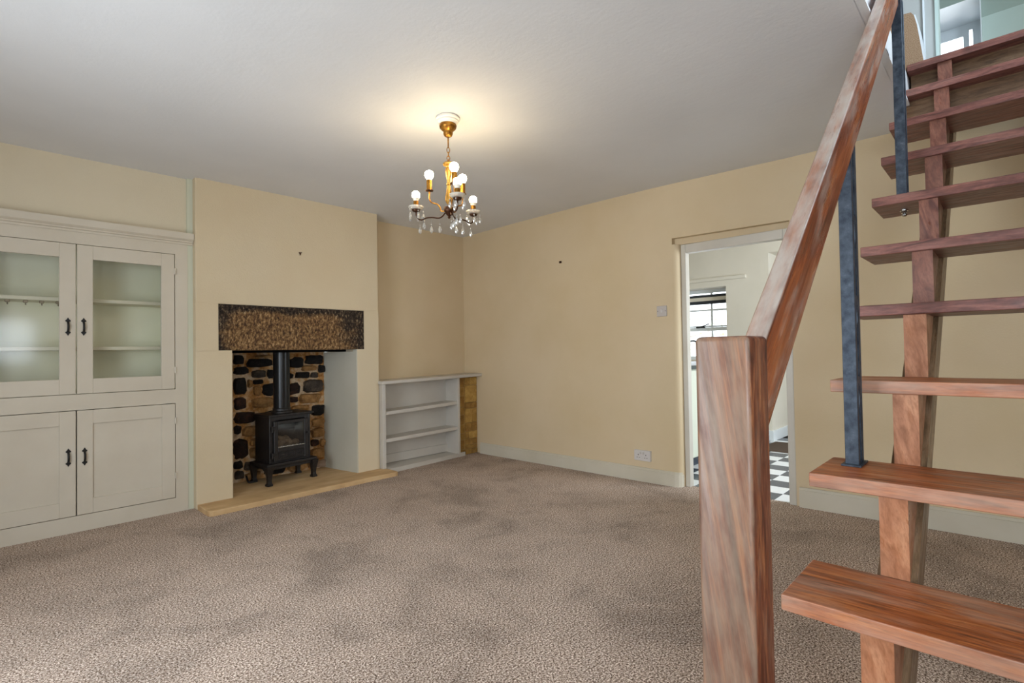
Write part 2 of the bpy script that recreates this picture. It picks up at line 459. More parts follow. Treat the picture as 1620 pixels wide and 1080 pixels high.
# walls behind the camera, with window openings, one of them added for stair light
b = BM()
for y0, y1, z0, z1 in ((-2.65, -1.55, 0, 2.5), (-0.35, 1.2, 0, 2.5), (2.6, 4.6, 0, 2.5), (1.2, 2.6, 0, 0.3), (1.2, 2.6, 1.9, 2.5), (-1.55, -0.35, 0, 0.7), (-1.55, -0.35, 1.8, 2.5)):
    box(b, -1.2, -0.9, y0, y1, z0, z1)
struct('wall_front', b, MT['wall'])
b = BM()
for x0, x1, z0, z1 in ((-1.2, -0.55, 0, 2.5), (0.82, 4.2, 0, 2.5), (-0.55, 0.82, 0, 1.02), (-0.55, 0.82, 1.76, 2.5)):
    box(b, x0, x1, -2.9, -2.6, z0, z1)
struct('wall_back', b, MT['wall'])


def casement(name, ax, pos, a0, a1, z0, z1, bars_v, bars_z, t=0.05, w=0.05):
    """window across axis ax (0: in an x plane, 1: in a y plane)"""
    def bx(bm, u0, u1, zz0, zz1, d0, d1):
        if ax == 0: box(bm, d0, d1, u0, u1, zz0, zz1)
        else: box(bm, u0, u1, d0, d1, zz0, zz1)
    b = BM(); d0, d1 = pos - t / 2, pos + t / 2
    bx(b, a0, a0 + w, z0, z1, d0, d1); bx(b, a1 - w, a1, z0, z1, d0, d1)
    bx(b, a0 + w, a1 - w, z0, z0 + w, d0, d1); bx(b, a0 + w, a1 - w, z1 - w, z1, d0, d1)
    f = struct(name, b, MT['upstairs_white'])
    for u in bars_v:
        b = BM(); bx(b, u - 0.010, u + 0.010, z0 + w, z1 - w, pos - 0.015, pos + 0.015); obj('glazing_bar', b, MT['upstairs_white'], f)
    for z in bars_z:
        b = BM(); bx(b, a0 + w, a1 - w, z - 0.011, z + 0.011, pos - 0.017, pos + 0.017); obj('glazing_bar', b, MT['upstairs_white'], f)
    b = BM(); bx(b, a0 + w, a1 - w, z0 + w, z1 - w, pos - 0.002, pos + 0.002); obj('pane', b, MT['pane'], f)
    return f


casement('window_3', 0, -0.98, 1.2, 2.6, 0.3, 1.9, (1.67, 2.13), (1.1,))
casement('window_added', 0, -0.98, -1.55, -0.35, 0.7, 1.8, (-1.15, -0.75), (1.25,))  # added unseen window, put in to light the stairs
casement('window_4', 1, -2.68, -0.55, 0.82, 1.02, 1.76, (-0.1, 0.36), ())

# baseboards
def skirting(name, pts, h, t, z0=0.0):
    b = BM()
    for (xa, ya), (xb, yb) in zip(pts, pts[1:]):
        for (tt, za, zb) in ((t, z0, h - 0.018), (t * 0.6, h - 0.018, h)):
            prism(b, [(xa, ya), (xb, yb), (xb - tt, yb), (xa - tt, ya)], 2, za, zb)
    return struct(name, b, MT['base'])


skirting('baseboard_right', [(3.888, 4.19), (3.905, 3.1), (3.921, 2.06), (3.924, 1.955), (3.938, 1.928), (3.957, 1.912), (3.983, 1.905)], 0.115, 0.024)
skirting('baseboard_stair', [(3.977, 1.075), (3.987, 0.8), (4.013, 0.0), (4.10, -2.6)], 0.135, 0.018)

# door frame
b = BM()
fr = struct('door_1', box(b, 3.978, 4.04, 1.862, 1.902, 0, 1.932, 0.003), MT['white'])
b = BM(); box(b, 3.982, 4.045, 1.098, 1.144, 0, 1.932, 0.003); obj('door_jamb', b, MT['white'], fr)
b = BM(); box(b, 3.979, 4.043, 1.144, 1.862, 1.862, 1.932, 0.003); obj('door_head', b, MT['white'], fr)
b = BM(); box(b, 4.045, 4.058, 1.138, 1.150, 0, 1.86); obj('door_gap_shadow', b, MT['strip'], fr)  # dark strip drawn for the shadowed gap at the jamb

# ================================================================= ALCOVE CUPBOARD
cup = thing('alcove_cupboard', 'built-in pale painted cupboard with glazed upper doors left of the fireplace', 'cupboard', (0.5, 4.3, 0))
FY = 4.300
b = BM()
box(b, 1.040, 1.118, FY, FY + 0.03, 0.0, 1.91)                       # right stile
box(b, -0.19, -0.05, FY, FY + 0.03, 0.0, 1.91)                      # left stile
box(b, -0.05, 1.040, FY, FY + 0.03, 0.770, 0.869)
box(b, -0.05, 1.040, FY, FY + 0.03, 0.0, 0.102)
box(b, -0.05, 1.040, FY, FY + 0.03, 1.830, 1.91)
obj('face_frame', b, MT['cupboard'], cup)
b = BM()
prism(b, [(4.30, 1.905), (4.292, 1.905), (4.290, 1.918), (4.279, 1.922), (4.279, 1.930), (4.270, 1.936), (4.262, 1.943), (4.258, 1.985), (4.34, 1.987), (4.34, 1.905)], 0, -0.19, 1.150)
obj('cornice', b, MT['cupboard'], cup)
b = BM(); box(b, 1.118, 1.155, FY + 0.004, FY + 0.03, 0, 2.40); obj('side_fillet', b, MT['fillet'], cup)
b = BM()
box(b, -0.15, 1.10, 4.66, 4.68, 0.05, 1.95)
obj('back_panel', b, MT['cupboard_inside'], cup)
for xa in (1.06, -0.19):
    b = BM(); box(b, xa, xa + 0.04, 4.33, 4.66, 0.05, 1.95); obj('side_panel', b, MT['cupboard_inside'], cup)
b = BM(); box(b, -0.15, 1.06, 4.33, 4.66, 1.88, 1.95); obj('top_board', b, MT['cupboard_inside'], cup)
for z in (0.880, 1.175, 1.495):
    b = BM(); box(b, -0.15, 1.06, 4.45 if z > 0.9 else 4.333, 4.655, z - 0.024, z, 0.002); obj('shelf', b, MT['shelf_inside'], cup)
b = BM(); box(b, -0.15, 1.06, 4.34, 4.655, 0.08, 0.10); obj('shelf', b, MT['cupboard_inside'], cup)
for x in (0.185, 0.267, 0.343, 0.422):  # solid hooks stand in for a reflection in the glass
    b = BM()
    box(b, x - 0.012, x + 0.012, 4.452, 4.466, 1.452, 1.470, 0.003)
    tube(b, spline([(x, 4.457, 1.452), (x, 4.448, 1.44), (x, 4.44, 1.445)], 4), 0.0035, 6)
    obj('reflected_hook', b, MT['hook'], cup)


def handle(parent, x, z, y):
    b = BM()
    L = 0.058
    for s in (1, -1):
        prof = [(0, L), (0.007, L - 0.013), (0.0135, L - 0.019), (0.0125, L - 0.0245), (0.006, L - 0.028), (0.005, L - 0.032), (-0.005, L - 0.032), (-0.006, L - 0.028), (-0.0125, L - 0.0245), (-0.0135, L - 0.019), (-0.007, L - 0.013)]
        prism(b, [(x + px, z + s * pz) for px, pz in prof], 1, y - 0.004, y)
    tube(b, spline([(x, y - 0.003, z + 0.030), (x, y - 0.016, z + 0.020), (x, y - 0.020, z), (x, y - 0.016, z - 0.020), (x, y - 0.003, z - 0.030)], 4), 0.0062, 8)
    obj('handle', b, MT['black_iron'], parent, True)


def hinge(parent, x, z):
    b = BM(); tube(b, [(x, FY - 0.006, z - 0.022), (x, FY - 0.006, z + 0.022)], 0.0055, 8)
    box(b, x - 0.010, x + 0.010, FY - 0.006, FY - 0.0045, z - 0.018, z + 0.018)
    obj('hinge', b, MT['cupboard'], parent)


def cup_door(x0, x1, z0, z1, glazed, hx, hz, hinges):
    sw = 0.080; tw, bw = (0.089, 0.094)
    y0, y1 = FY - 0.004, FY + 0.020
    b = BM()
    box(b, x0, x0 + sw, y0, y1, z0, z1, 0.002); box(b, x1 - sw, x1, y0, y1, z0, z1, 0.002)
    box(b, x0 + sw, x1 - sw, y0 + 0.0005, y1, z1 - tw, z1, 0.0015); box(b, x0 + sw, x1 - sw, y0 + 0.0005, y1, z0, z0 + bw, 0.0015)
    d = obj('glazed_door' if glazed else 'panel_door', b, MT['cupboard'], cup)
    d['at'] = cup['at']
    b = BM()
    if glazed:
        box(b, x0 + sw, x1 - sw, FY + 0.010, FY + 0.013, z0 + bw, z1 - tw); obj('glass_pane', b, MT['pane_cup'], d)
    else:
        box(b, x0 + sw, x1 - sw, FY + 0.008, FY + 0.016, z0 + bw, z1 - tw); obj('panel', b, MT['cupboard'], d)
    handle(d, hx, hz, y0)
    for hz_ in hinges: hinge(d, hinges_x(x0, x1), hz_)


def hinges_x(x0, x1): return x1 + 0.003 if x1 > 0.9 else x0 - 0.003


cup_door(-0.045, 0.4925, 0.873, 1.826, True, 0.454, 1.299, (1.70, 1.0))
cup_door(0.4985, 1.0355, 0.873, 1.826, True, 0.531, 1.300, (1.706, 1.005))
cup_door(-0.045, 0.4925, 0.106, 0.766, False, 0.4555, 0.477, (0.647, 0.26))
cup_door(0.4985, 1.0365, 0.106, 0.766, False, 0.5355, 0.472, (0.647, 0.26))

# ================================================================= FIREPLACE
rnd = random.Random(7)
b = BM()
NX, NZ = 110, 34
x0, x1, z0, z1 = 1.303, 2.506, 1.140, 1.486
grid = []
for j in range(NZ + 1):
    row = []
    for i in range(NX + 1):
        e = min(i, NX - i, j, NZ - j)
        d = 0.0 if e == 0 else rnd.uniform(-0.004, 0.0015) + 0.0018 * sin(i * 1.9 + rnd.uniform(-0.6, 0.6)) - (0.004 if e < 2 else 0)
        row.append(b.verts.new((x0 + (x1 - x0) * i / NX, (4.238 if e else 4.243) - d, z0 + (z1 - z0) * j / NZ)))
    grid.append(row)
for j in range(NZ):
    for i in range(NX): b.faces.new((grid[j][i], grid[j][i + 1], grid[j + 1][i + 1], grid[j + 1][i]))
box(b, x0, x1, 4.2435, 4.44, z0, z1)
lint = obj('fireplace_lintel', b, MT['lintel']); tag(lint, 'rough tooled brown stone lintel above the fireplace opening', 'lintel')

b = BM()
prism(b, [(1.160, 4.25), (1.160, 4.03), (1.166, 4.0), (1.185, 3.985), (2.67, 4.005), (2.70, 4.02), (2.70, 4.245), (2.45, 4.245), (2.45, 4.78), (1.38, 4.78), (1.38, 4.25)], 2, 0.0, 0.036)
bmesh.ops.bevel(b, geom=[e for e in b.edges if all(v.co.z > 0.03 for v in e.verts)], offset=0.004, segments=1, affect='EDGES')
tag(obj('hearth_slab', b, MT['hearth']), 'buff sandstone hearth slab under the black stove', 'hearth')

# rubble back wall of the firebox: mortar bed with separate stones
b = BM()
NX, NZ = 40, 44
g = []
for j in range(NZ + 1):
    g.append([b.verts.new((1.45 + 0.92 * i / NX, 4.722 + rnd.uniform(-0.009, 0.006), 0.03 + 1.13 * j / NZ)) for i in range(NX + 1)])
for j in range(NZ):
    for i in range(NX): b.faces.new((g[j][i], g[j][i + 1], g[j + 1][i + 1], g[j + 1][i]))
box(b, 1.45, 2.37, 4.74, 4.8, 0.03, 1.16)
bw_ = struct('wall_firebox_back', b, MT['mortar'], True)
STN = [(1.56, 1.023, 1.644, 1.106, 'D'), (1.655, 0.994, 1.883, 1.073, 'D'), (2.026, 0.977, 2.169, 1.079, 'D'), (2.168, 1.004, 2.36, 1.096, 'D'), (1.729, 1.078, 1.884, 1.103, 'T'), (1.56, 0.939, 1.683, 1.005, 'D'), (1.7, 0.903, 1.829, 0.97, 'G'), (1.834, 0.891, 1.913, 0.978, 'D'), (2.135, 0.946, 2.291, 0.998, 'T'), (2.296, 0.922, 2.368, 1.0, 'D'), (1.559, 0.768, 1.666, 0.922, 'D'), (1.670, 0.823, 1.710, 0.895, 'T'), (1.714, 0.848, 1.808, 0.891, 'D'), (1.716, 0.752, 1.784, 0.841, 'T'), (1.788, 0.741, 1.912, 0.85, 'D'), (2.020, 0.884, 2.060, 0.934, 'D'), (2.076, 0.88, 2.221, 0.942, 'D'), (2.227, 0.88, 2.296, 0.936, 'G'), (2.14, 0.748, 2.351, 0.870, 'G'), (2.012, 0.735, 2.134, 0.844, 'R'), (1.558, 0.638, 1.659, 0.75, 'R'), (1.698, 0.645, 1.9, 0.736, 'T'), (2.012, 0.667, 2.107, 0.724, 'R'), (2.113, 0.650, 2.329, 0.738, 'T'), (1.558, 0.522, 1.738, 0.623, 'R'), (2.231, 0.522, 2.363, 0.634, 'D'), (2.029, 0.597, 2.225, 0.640, 'T'), (1.557, 0.44, 1.618, 0.515, 'D'), (1.623, 0.410, 1.784, 0.497, 'T'), (1.556, 0.224, 1.679, 0.401, 'R'), (1.685, 0.319, 1.783, 0.391, 'T'), (1.684, 0.210, 1.783, 0.313, 'T'), (2.223, 0.417, 2.361, 0.502, 'T'), (2.222, 0.318, 2.36, 0.411, 'T'), (2.215, 0.245, 2.304, 0.31, 'R'), (2.221, 0.129, 2.359, 0.231, 'T'), (1.555, 0.146, 1.627, 0.216, 'D'), (1.633, 0.114, 1.782, 0.203, 'G'), (1.555, 0.056, 1.644, 0.138, 'G'), (1.649, 0.038, 1.781, 0.106, 'T'), (1.919, 0.856, 2.013, 0.975, 'D'), (1.918, 0.731, 2.005, 0.843, 'D'), (1.895, 0.984, 2.02, 1.069, 'D'), (1.911, 0.631, 2.002, 0.725, 'T'), (1.79, 0.476, 2.004, 0.615, 'D'), (2.009, 0.451, 2.218, 0.585, 'D'), (1.789, 0.327, 2.002, 0.469, 'D'), (2.008, 0.298, 2.217, 0.444, 'R'), (1.788, 0.18, 2.001, 0.321, 'D'), (2.006, 0.151, 2.213, 0.292, 'D'), (1.787, 0.044, 2.0, 0.173, 'D'), (2.005, 0.04, 2.181, 0.145, 'T'), (2.187, 0.049, 2.261, 0.125, 'T'), (2.31, 0.236, 2.362, 0.305, 'T'), (2.267, 0.04, 2.385, 0.109, 'L'),
       (1.47, 0.95, 1.552, 1.08, 'D'), (1.47, 0.8, 1.55, 0.93, 'R'), (1.47, 0.62, 1.55, 0.78, 'D'), (1.47, 0.45, 1.55, 0.6, 'T'), (1.47, 0.25, 1.55, 0.43, 'R'), (1.47, 0.05, 1.55, 0.23, 'G')]
for (sx0, sz0, sx1, sz1, t) in STN:
    cx, cz, hx, hz = (sx0 + sx1) / 2, (sz0 + sz1) / 2, (sx1 - sx0) / 2, (sz1 - sz0) / 2
    b = BM(); n = 12; out, inn = [], []
    dep = rnd.uniform(0.012, 0.03)
    for k in range(n):
        a = 2 * pi * (k + 0.3 * rnd.random()) / n
        ca, sa = cos(a), sin(a); p = 0.5
        ux = hx * math.copysign(abs(ca) ** p, ca) * rnd.uniform(0.9, 1.1)
        uz = hz * math.copysign(abs(sa) ** p, sa) * rnd.uniform(0.86, 1.14)
        out.append(b.verts.new((cx + ux, 4.73, cz + uz)))
        q = rnd.uniform(0.72, 0.88)
        inn.append(b.verts.new((cx + ux * q, 4.714 - dep + rnd.uniform(-0.006, 0.006), cz + uz * q)))
    ce = b.verts.new((cx + rnd.uniform(-0.2, 0.2) * hx, 4.71 - dep - rnd.uniform(0.0, 0.01), cz))
    for k in range(n):
        b.faces.new((out[k], out[(k + 1) % n], inn[(k + 1) % n], inn[k])); b.faces.new((inn[k], inn[(k + 1) % n], ce))
    b.faces.new(out[::-1])
    obj('stone', b, STONE[t], bw_, t != 'D')

# ---------------------------------------------------------------- stove
A = radians(6.5)
P0 = Vector((1.729, 4.365, 0.036)); UX = Vector((cos(A), sin(A), 0)); UN = Vector((-sin(A), cos(A), 0))
st = thing('stove', 'black cast iron stove with a glass door standing in the fireplace', 'stove', P0 + UX * 0.185 + UN * 0.15, A, local=True)
f0 = -0.15     # local y of the plane the front legs stand on; local x 0 = centre
zb = -0.036
def Z(z): return z + zb
b = BM()
box(b, -0.225, 0.225, f0 - 0.005, f0 + 0.29, Z(0.186), Z(0.210), 0.006, 2)
box(b, -0.205, 0.205, f0 + 0.01, f0 + 0.28, Z(0.160), Z(0.186), 0.004)
obj('base_plate', b, MT['iron'], st)
for sx in (-1, 1):
    for yy, sy in ((f0 + 0.012, -1), (f0 + 0.268, 1)):
        b = BM()
        prof = [(0.19, 0.030, 0.0), (0.165, 0.026, 0.003), (0.12, 0.019, 0.010), (0.08, 0.015, 0.012), (0.06, 0.016, 0.012), (0.05, 0.022, 0.008), (0.037, 0.022, 0.008)]
        rings = []
        for z, hw, inset in prof:
            ccx, ccy = sx * (0.2 - inset * 0.3 + 0.002), yy + sy * (-0.004)
            rings.append([b.verts.new((ccx + dx * hw, ccy + dy * hw, Z(z))) for dx, dy in ((-1, -1), (1, -1), (1, 1), (-1, 1))])
        for r0, r1 in zip(rings, rings[1:]):
            for k in range(4): b.faces.new((r0[k], r0[(k + 1) % 4], r1[(k + 1) % 4], r1[k]))
        b.faces.new(rings[0]); b.faces.new(rings[-1])
        bmesh.ops.recalc_face_normals(b, faces=b.faces)
        obj('leg', b, MT['iron'], st)
b = BM()   # hollow firebox body
yb0, yb1 = f0 + 0.035, f0 + 0.27
box(b, -0.183, -0.165, yb0, yb1, Z(0.21), Z(0.59), 0.003); box(b, 0.165, 0.183, yb0, yb1, Z(0.21), Z(0.59), 0.003)
box(b, -0.165, 0.165, yb1 - 0.02, yb1, Z(0.21), Z(0.59)); box(b, -0.165, 0.165, yb0 + 0.01, yb1 - 0.02, Z(0.21), Z(0.30)); box(b, -0.165, 0.165, yb0 + 0.005, yb1 - 0.02, Z(0.56), Z(0.59))
for x0, x1, z0, z1 in ((-0.165, -0.13, 0.21, 0.56), (0.13, 0.165, 0.21, 0.56), (-0.13, 0.13, 0.21, 0.32)):
    box(b, x0, x1, yb0 + 0.003, yb0 + 0.015, Z(z0), Z(z1))
obj('body', b, MT['iron'], st)
b = BM(); box(b, -0.202, 0.202, f0 + 0.005, f0 + 0.285, Z(0.590), Z(0.609), 0.005, 2)
box(b, -0.19, 0.19, f0 + 0.02, f0 + 0.275, Z(0.582), Z(0.590))
obj('top_plate', b, MT['iron'], st)
b = BM()   # door frame with vent panel
dy0, dy1 = yb0 - 0.016, yb0
for x0, x1, z0, z1 in ((-0.152, -0.118, 0.224, 0.553), (0.118, 0.152, 0.224, 0.553), (-0.118, 0.118, 0.525, 0.553), (-0.118, 0.118, 0.224, 0.240), (-0.118, 0.118, 0.296, 0.336)):
    box(b, x0, x1, dy0, dy1, Z(z0), Z(z1), 0.004)
dr = obj('door', b, MT['iron'], st)
b = BM(); box(b, -0.118, 0.118, dy0 + 0.008, dy1, Z(0.24), Z(0.296)); obj('vent_panel', b, MT['iron'], dr)
for vx in (-0.075, 0.0, 0.075):
    b = BM()
    for (a0, a1, c0, c1) in ((-0.028, 0.028, 0.282, 0.287), (-0.028, 0.028, 0.249, 0.254), (-0.030, -0.025, 0.252, 0.284), (0.025, 0.030, 0.252, 0.284), (-0.012, 0.012, 0.264, 0.272)):
        box(b, vx + a0, vx + a1, dy0 + 0.003, dy0 + 0.010, Z(c0), Z(c1), 0.0015)
    obj('vent_moulding', b, MT['iron'], dr)
b = BM(); box(b, -0.12, 0.12, dy0 - 0.003, dy0 + 0.004, Z(0.333), Z(0.339), 0.001); obj('glass_trim', b, MT['zinc'], dr)
b = BM(); box(b, -0.118, 0.118, dy0 + 0.007, dy0 + 0.011, Z(0.336), Z(0.525)); obj('door_glass', b, MT['stove_glass'], dr)
b = BM(); tube(b, [(0.142, dy0 - 0.002, Z(0.43)), (0.142, dy0 - 0.022, Z(0.43))], [0.006, 0.010], 10); obj('door_knob', b, MT['iron'], dr)
for hz in (0.497, 0.280):
    b = BM(); tube(b, [(-0.168, dy0 - 0.002, Z(hz - 0.030)), (-0.168, dy0 - 0.002, Z(hz + 0.016))], 0.009, 10)
    box(b, -0.176, -0.130, dy0 - 0.006, dy0 + 0.004, Z(hz - 0.012), Z(hz + 0.014), 0.003); obj('hinge', b, MT['iron'], dr)
for (lx, ly, lz, ln, r, a) in ((-0.05, 0.07, 0.345, 0.14, 0.028, 0.25), (0.055, 0.075, 0.347, 0.11, 0.032, -0.35), (-0.02, 0.10, 0.385, 0.13, 0.026, -0.15), (-0.085, 0.06, 0.375, 0.06, 0.022, 0.8), (0.01, 0.055, 0.34, 0.10, 0.02, 0.6)):
    b = BM(); d = Vector((cos(a), 0.3 * sin(a), 0.35 * sin(a)))
    c = Vector((lx, yb0 + ly, Z(lz)))
    pts = [c + d * (ln * (t - 0.5)) + Vector((rnd.uniform(-1, 1), rnd.uniform(-1, 1), rnd.uniform(-1, 1))) * 0.006 for t in (0, 0.2, 0.4, 0.6, 0.8, 1)]
    tube(b, pts, [r * 0.7] + [r * rnd.uniform(0.85, 1.15) for _ in range(4)] + [r * 0.6], 9); obj('log', b, MT['log'], st, True)
b = BM(); lathe(b, [(0.088, Z(0.609)), (0.084, Z(0.622)), (0.073, Z(0.627)), (0.071, Z(0.648)), (0.064, Z(0.648))], -0.012, f0 + 0.15, 28); obj('flue_collar', b, MT['iron'], st, True)
b = BM(); lathe(b, [(0.073, Z(0.644)), (0.078, Z(0.647)), (0.073, Z(0.651))], -0.012, f0 + 0.15, 28); obj('flue_ring', b, MT['zinc'], st, True)
b = BM(); lathe(b, [(0.067, Z(0.63)), (0.067, Z(1.155))], -0.012, f0 + 0.15, 32); obj('flue_pipe', b, MT['flue'], st, True)
b = BM(); tube(b, spline([(-0.15, f0 + 0.33, Z(0.05)), (-0.21, f0 + 0.25, Z(0.047)), (-0.25, f0 + 0.25, Z(0.05)), (-0.245, f0 + 0.30, Z(0.09))], 4), 0.008, 6)
obj('gas_pipe', b, MT['iron'], st)

# ================================================================= SHELF UNIT, BUFF STONE PIER
su = thing('alcove_bookcase', 'low white painted shelf unit in the alcove right of the fireplace', 'shelf unit', (3.1, 4.2, 0))
for xa, xb, zt in ((2.660, 2.694, 0.8125), (3.562, 3.592, 0.828)):
    b = BM(); box(b, xa, xb, 4.190, 4.435, 0.037, zt, 0.002); obj('side_panel', b, MT['unit'], su)
b = BM(); box(b, 2.694, 3.562, 4.385, 4.40, 0.04, 0.82); obj('back_panel', b, MT['unit'], su)
b = BM(); box(b, 2.694, 3.562, 4.37, 4.385, 0.045, 0.125); obj('back_rail', b, MT['unit'], su)
b = BM(); prism(b, [(2.705, 4.140), (3.685, 4.222), (3.685, 4.240), (3.594, 4.240), (3.592, 4.385), (2.703, 4.385), (2.703, 4.19)], 2, 0.0, 0.040); obj('plinth_board', b, MT['unit'], su)
for zl, zr in ((0.557, 0.585), (0.304, 0.322)):
    b = BM(); prism(b, [(2.694, zl - 0.031), (3.562, zr - 0.031), (3.562, zr), (2.694, zl)], 1, 4.202, 4.385); obj('shelf', b, MT['unit'], su)
b = BM(); prism(b, [(2.646, 0.813), (3.925, 0.836), (3.925, 0.866), (2.646, 0.843)], 1, 4.165, 4.44)
bmesh.ops.bevel(b, geom=list(b.edges), offset=0.003, segments=1, affect='EDGES')
obj('top_board', b, MT['unit'], su)

b = BM(); box(b, 3.60, 3.890, 4.262, 4.438, 0, 0.828); pier = struct('wall_pier', b, MT['pale_mortar'])
zz = [0.0, 0.055, 0.10, 0.165, 0.245, 0.335, 0.49, 0.555, 0.74, 0.828]
splits = [[0.5], [], [0.62], [0.3], [0.55], [0.6], [], [], [0.4]]
for i, (za, zc) in enumerate(zip(zz, zz[1:])):
    cols = [3.714] + [3.714 + 0.172 * s for s in splits[i]] + [3.886]
    for xa, xb in zip(cols, cols[1:]):
        b = BM(); dpt = rnd.uniform(0, 0.006)
        box(b, xa + 0.003, xb - 0.002, 4.246 + dpt, 4.30, za + 0.003, zc - 0.003, 0.003); obj('stone_block', b, MT['brick'][rnd.randrange(3)], pier)
z = 0.0
for hgt in (0.06, 0.10, 0.07, 0.09, 0.11, 0.08, 0.12, 0.09, 0.112):
    b = BM(); box(b, 3.604, 3.708, 4.250 + rnd.uniform(0, 0.012), 4.30, z + 0.003, z + hgt - 0.004, 0.004)
    obj('stone_block', b, MT['brick'][rnd.randrange(1, 3)], pier); z += hgt

# ================================================================= CHANDELIER
RT = Vector((cos(yaw), -sin(yaw), 0)); FW = Vector((sin(yaw), cos(yaw), 0))
CC = Vector((1.883, 2.267, 0))
ch = thing('chandelier', 'six-bulb brass chandelier with crystal drops hanging from the ceiling', 'chandelier', (CC.x, CC.y, 2.424))
def PT(r, ph, z): return CC + RT * (r * sin(radians(ph))) - FW * (r * cos(radians(ph))) + Vector((0, 0, z))
b = BM(); lathe(b, [(0.060, 2.4245), (0.067, 2.418), (0.067, 2.409), (0.060, 2.404), (0.060, 2.397), (0.052, 2.391), (0.05, 2.383)], CC.x, CC.y, 32); obj('ceiling_rose', b, MT['rose'], ch, True)
b = BM(); lathe(b, [(0.044, 2.386), (0.049, 2.375), (0.046, 2.362), (0.036, 2.352), (0.027, 2.343), (0.027, 2.330), (0.022, 2.318), (0.01, 2.311)], CC.x, CC.y, 28); obj('canopy', b, MT['brass'], ch, True)
b = BM(); lathe(b, [(0.004, 2.312), (0.0035, 2.25)], CC.x, CC.y, 10); obj('stem', b, MT['brass'], ch, True)
for i, (zc, hh) in enumerate(((2.238, 0.016), (2.214, 0.014), (2.192, 0.014), (2.176, 0.012))):
    d = RT if i % 2 == 0 else FW
    b = BM(); tube(b, [CC + d * (0.0085 * cos(t)) + Vector((0, 0, zc + hh * sin(t))) for t in [2 * pi * k / 12 for k in range(12)]], 0.0022, 6, True)
    obj('chain_link', b, MT['brass'], ch, True)
b = BM(); lathe(b, [(0.006, 2.174), (0.022, 2.170), (0.032, 2.160), (0.030, 2.152), (0.016, 2.146), (0.013, 2.138), (0.018, 2.132), (0.019, 2.118), (0.016, 2.095), (0.010, 2.066), (0.0095, 2.052), (0.014, 2.047), (0.014, 2.040), (0.010, 2.036), (0.012, 2.02), (0.018, 1.988), (0.021, 1.964), (0.0205, 1.952), (0.016, 1.940), (0.007, 1.930), (0.005, 1.913)], CC.x, CC.y, 24); obj('baluster_body', b, MT['gold'], ch, True)
b = BM(); lathe(b, [(0.005, 1.918), (0.027, 1.914), (0.029, 1.906), (0.029, 1.892), (0.024, 1.886), (0.016, 1.872), (0.007, 1.864), (0.009, 1.857), (0.004, 1.850)], CC.x, CC.y, 24); obj('hub', b, MT['bronze'], ch, True)
drop_me = None
def drop(p, zt, z1, s=1.0):
    """wire, bead and cut pear drop; zt where it hangs from, z1 the top of the bead"""
    b = BM()
    prof = [(0.0005, 0), (0.0045 * s, -0.006 * s), (0.0085 * s, -0.018 * s), (0.0098 * s, -0.027 * s), (0.007 * s, -0.036 * s), (0.0008, -0.042 * s)]
    lathe(b, [(r, z1 - 0.014 + z) for r, z in prof], p.x, p.y, 8)
    lathe(b, [(0.0005, z1), (0.004, z1 - 0.003), (0.004, z1 - 0.008), (0.0005, z1 - 0.011)], p.x, p.y, 6)
    tube(b, [(p.x, p.y, zt), (p.x, p.y, z1 - 0.015)], 0.0006, 4)
    return obj('crystal_drop', b, MT['crystal'], ch)
